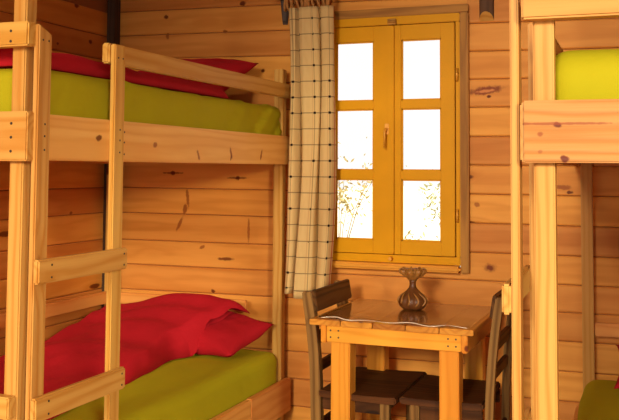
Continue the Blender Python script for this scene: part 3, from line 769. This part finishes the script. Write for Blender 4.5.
# arc length for the woven pattern
arc = [0.0]
for i in range(NX): arc.append(arc[-1] + (cur((i + 1) / NX, 0.5) - cur(i / NX, 0.5)).length)
mb.grid(NX, NZ, cur, gcfn=lambda a, b: Vector((arc[int(round(a * NX))], 0, ZT + (ZB - ZT) * b)))
o = mb.build('cloth', CURTAIN, cu)
sol = o.modifiers.new('thick', 'SOLIDIFY'); sol.thickness = 0.0015
mb = MB()   # gathered header looped over the rod
for i in range(13):
    x = -1.700 + i * 0.0185
    pts = []
    for j in range(14):
        t = 2 * math.pi * j / 14; pts.append((x + 0.012 * math.sin(t + i), 4.075 + 0.026 * math.cos(t), 0.825 + 0.055 * math.sin(t)))
    mb.tube(pts, 0.0065, 7, closed=True)
mb.build('header_loops', ROPE, cu)
mb = MB(); pts = [(-1.80 + i * 0.11, 4.075 + 0.004 * math.sin(i * 1.7), 0.862 + 0.004 * math.sin(i * 2.3)) for i in range(11)]
mb.tube(pts, 0.013, 10); mb.build('curtain_rod', BARK, label='bare branch curtain rod above the window', cat='curtain rod')

def half_log(name, x, z0, r, mats, label, cutdepth, taper=1.0):
    """half-round log fixed upright to the wall, its foot sawn on the slant so the pale end shows"""
    mb = MB(); n = 14; rows = []
    zs = [1.29, 1.1, 0.95, 0.85, z0 + 0.04]
    def ring(z, k=1.0): return [(x + r * k * math.cos(math.pi * i / n), YW - 0.001 - r * k * 1.0 * math.sin(math.pi * i / n), z) for i in range(n + 1)]
    vr = []
    for z in zs:
        rr = []
        for i, p in enumerate(ring(z, 1 + 0.03 * math.sin(z * 40))):
            zz = p[2]
            if z == zs[-1]: zz = z0 + cutdepth * math.sin(math.pi * i / n)
            v = mb.bm.verts.new((x + (p[0] - x) * (taper if z == zs[-1] else 1), p[1], zz)); v[mb.gc] = Vector((z, r * math.cos(math.pi * i / n), r * math.sin(math.pi * i / n))); v[mb.rn] = 0.5; rr.append(v)
        vr.append(rr)
    for a, b in zip(vr, vr[1:]):
        for i in range(n): f = mb.bm.faces.new((a[i], a[i + 1], b[i + 1], b[i])); f.smooth = True
        mb.bm.faces.new((a[0], a[-1], b[-1], b[0]))
    mb.bm.faces.new(vr[0]); f = mb.bm.faces.new(vr[-1]); f.material_index = 1
    return mb.build(name, mats, label=label, cat='bracket')
half_log('log_bracket', -0.752, 0.688, 0.034, [BARK, PINE], 'dark half-log bracket with a pale sawn foot on the wall right of the window', 0.040)
half_log('log_bracket', -1.762, 0.722, 0.026, [GREYB, GREYB], 'grey bark half-log bracket on the wall left of the curtain', 0.02, 0.5)

# ------------------------------------------------------------------ outside
mb = MB()
def gr(a, b):
    x = -14 + 24 * a; y = YW + 0.13 + 22 * b
    z = -H - 0.15 + 0.9 * (b ** 0.8) + 0.25 * noise.noise(Vector((x * 0.5, y * 0.5, 0))) * min(1, b * 6) + 0.05 * noise.noise(Vector((x * 3, y * 3, 0)))
    return Vector((x, y, z))
mb.grid(70, 70, gr); mb.build('ground', SAND, kind='structure')
def shrub(x, y, h, w, nl, label, mat, seed):
    rs = random.Random(seed); a = (x + 14) / 24; b = (y - YW - 0.13) / 22; g = gr(a, b).z
    t = thing('shrub', (x, y, g), label, 'shrub')
    ms = MB(); tips = []
    for i in range(9):
        an = rs.uniform(0, 6.283); r = rs.uniform(0.2, 1) * w; hh = h * rs.uniform(0.6, 1)
        p = [Vector((x, y, g)), Vector((x + r * .4 * math.cos(an), y + r * .4 * math.sin(an), g + hh * .55)), Vector((x + r * math.cos(an), y + r * math.sin(an), g + hh))]
        ms.tube(p, [0.007, 0.004, 0.002], 5); tips.append(p)
    ms.build('stem', TWIG, t)
    ml = MB()
    for i in range(nl):
        p = rs.choice(tips); q = rs.uniform(0.3, 1); c = p[1].lerp(p[2], q) + Vector([rs.gauss(0, w * .16) for _ in range(3)])
        d = Vector([rs.uniform(-1, 1) for _ in range(3)]).normalized(); u = d.orthogonal().normalized(); L = rs.uniform(.018, .045)
        vs = [ml.bm.verts.new(c - d * L), ml.bm.verts.new(c + u * L * .35), ml.bm.verts.new(c + d * L), ml.bm.verts.new(c - u * L * .35)]
        ml.bm.faces.new(vs)
    ml.build('foliage', mat, t)
SH = [(-2.55, 6.8, 0.62, .42, 420, 'leafy shrub nearest the window, seen low in the left sash', LEAF), (-3.3, 9.4, 1.35, .70, 420, 'tallest shrub, farther out and seen through the left sash', LEAFY),
      (-1.72, 6.9, 0.45, .36, 360, 'low spreading shrub seen through the bottom right pane', LEAFY), (-2.45, 11.6, 1.0, .75, 420, 'distant pale shrub seen through the right sash', LEAF),
      (-1.45, 8.4, 0.38, .34, 420, 'small low shrub at the right side of the bottom right pane', LEAF), (-2.9, 8.0, 0.40, .40, 420, 'small straw coloured shrub low behind the nearest shrub', LEAFY),
      (-2.05, 8.7, 0.60, .45, 480, 'round straw coloured shrub in the middle distance behind the window centre', LEAFY)]
for i, (x, y, h, w, nl, lab, mt) in enumerate(SH): shrub(x, y, h, w, nl, lab, mt, i + 20)

# ------------------------------------------------------------------ light
wd = bpy.data.worlds.new('daylight'); SC.world = wd; wd.use_nodes = True
bg = wd.node_tree.nodes['Background']; bg.inputs[0].default_value = (1.0, 0.97, 0.93, 1); bg.inputs[1].default_value = 1.15
def area(name, loc, target, sx, sy, power, col):
    l = bpy.data.lights.new(name, 'AREA'); l.shape = 'RECTANGLE'; l.size = sx; l.size_y = sy; l.energy = power; l.color = col
    o = bpy.data.objects.new(name, l); COL.objects.link(o); o.location = Vector(loc) + Vector((0, 0, H))
    o.rotation_euler = (Vector(target) - Vector(loc)).to_track_quat('-Z', 'Y').to_euler(); return o
#LIGHTS
area('added_front_lamp', (-0.6, -10.0, 3.0), (-0.8, 4.0, 0.0), 1.8, 1.8, 1130, (1.0, 0.885, 0.70))  # added area lamp far behind the camera for frontal light, no doorway built
area('added_side_lamp', (4.8, -5.0, 1.55), (-1.9, 3.2, -0.2), 1.2, 1.2, 690, (1.0, 0.875, 0.66))  # added area lamp off to the right, brightens the left bunk's side faces
#END
sun = bpy.data.lights.new('sun', 'SUN'); sun.energy = 9.0; sun.angle = 0.01; sun.color = (1, 0.96, 0.88)
so = bpy.data.objects.new('sun', sun); COL.objects.link(so); so.rotation_euler = (0, math.radians(40), 0)

# ------------------------------------------------------------------ camera
P = (-3.70175563e-01, 6.11224491e-02, 6.26360811e-03, 911.898807, 112.985507)
yaw, pit, rol = P[:3]
fwd = Vector((math.sin(yaw) * math.cos(pit), math.cos(yaw) * math.cos(pit), math.sin(pit)))
r0 = Vector((math.cos(yaw), -math.sin(yaw), 0)); u0 = r0.cross(fwd)
rt = math.cos(rol) * r0 + math.sin(rol) * u0; up = -math.sin(rol) * r0 + math.cos(rol) * u0
cam = bpy.data.cameras.new('camera'); co = bpy.data.objects.new('camera', cam); COL.objects.link(co)
cam.sensor_fit = 'HORIZONTAL'; cam.sensor_width = 36; cam.lens = P[3] * 36 / 619
cam.shift_y = (P[4] - 210) / 619
co.matrix_world = Matrix(((rt.x, up.x, -fwd.x, 0), (rt.y, up.y, -fwd.y, 0), (rt.z, up.z, -fwd.z, H), (0, 0, 0, 1)))
cam.clip_start = 0.02
SC.camera = co
for o in SC.objects:
    if 'org_' in o: del o['org_']
vs = SC.view_settings
vs.view_transform = 'Standard'; vs.look = 'None'; vs.gamma = 1; vs.use_curve_mapping = False; vs.exposure = 0.0
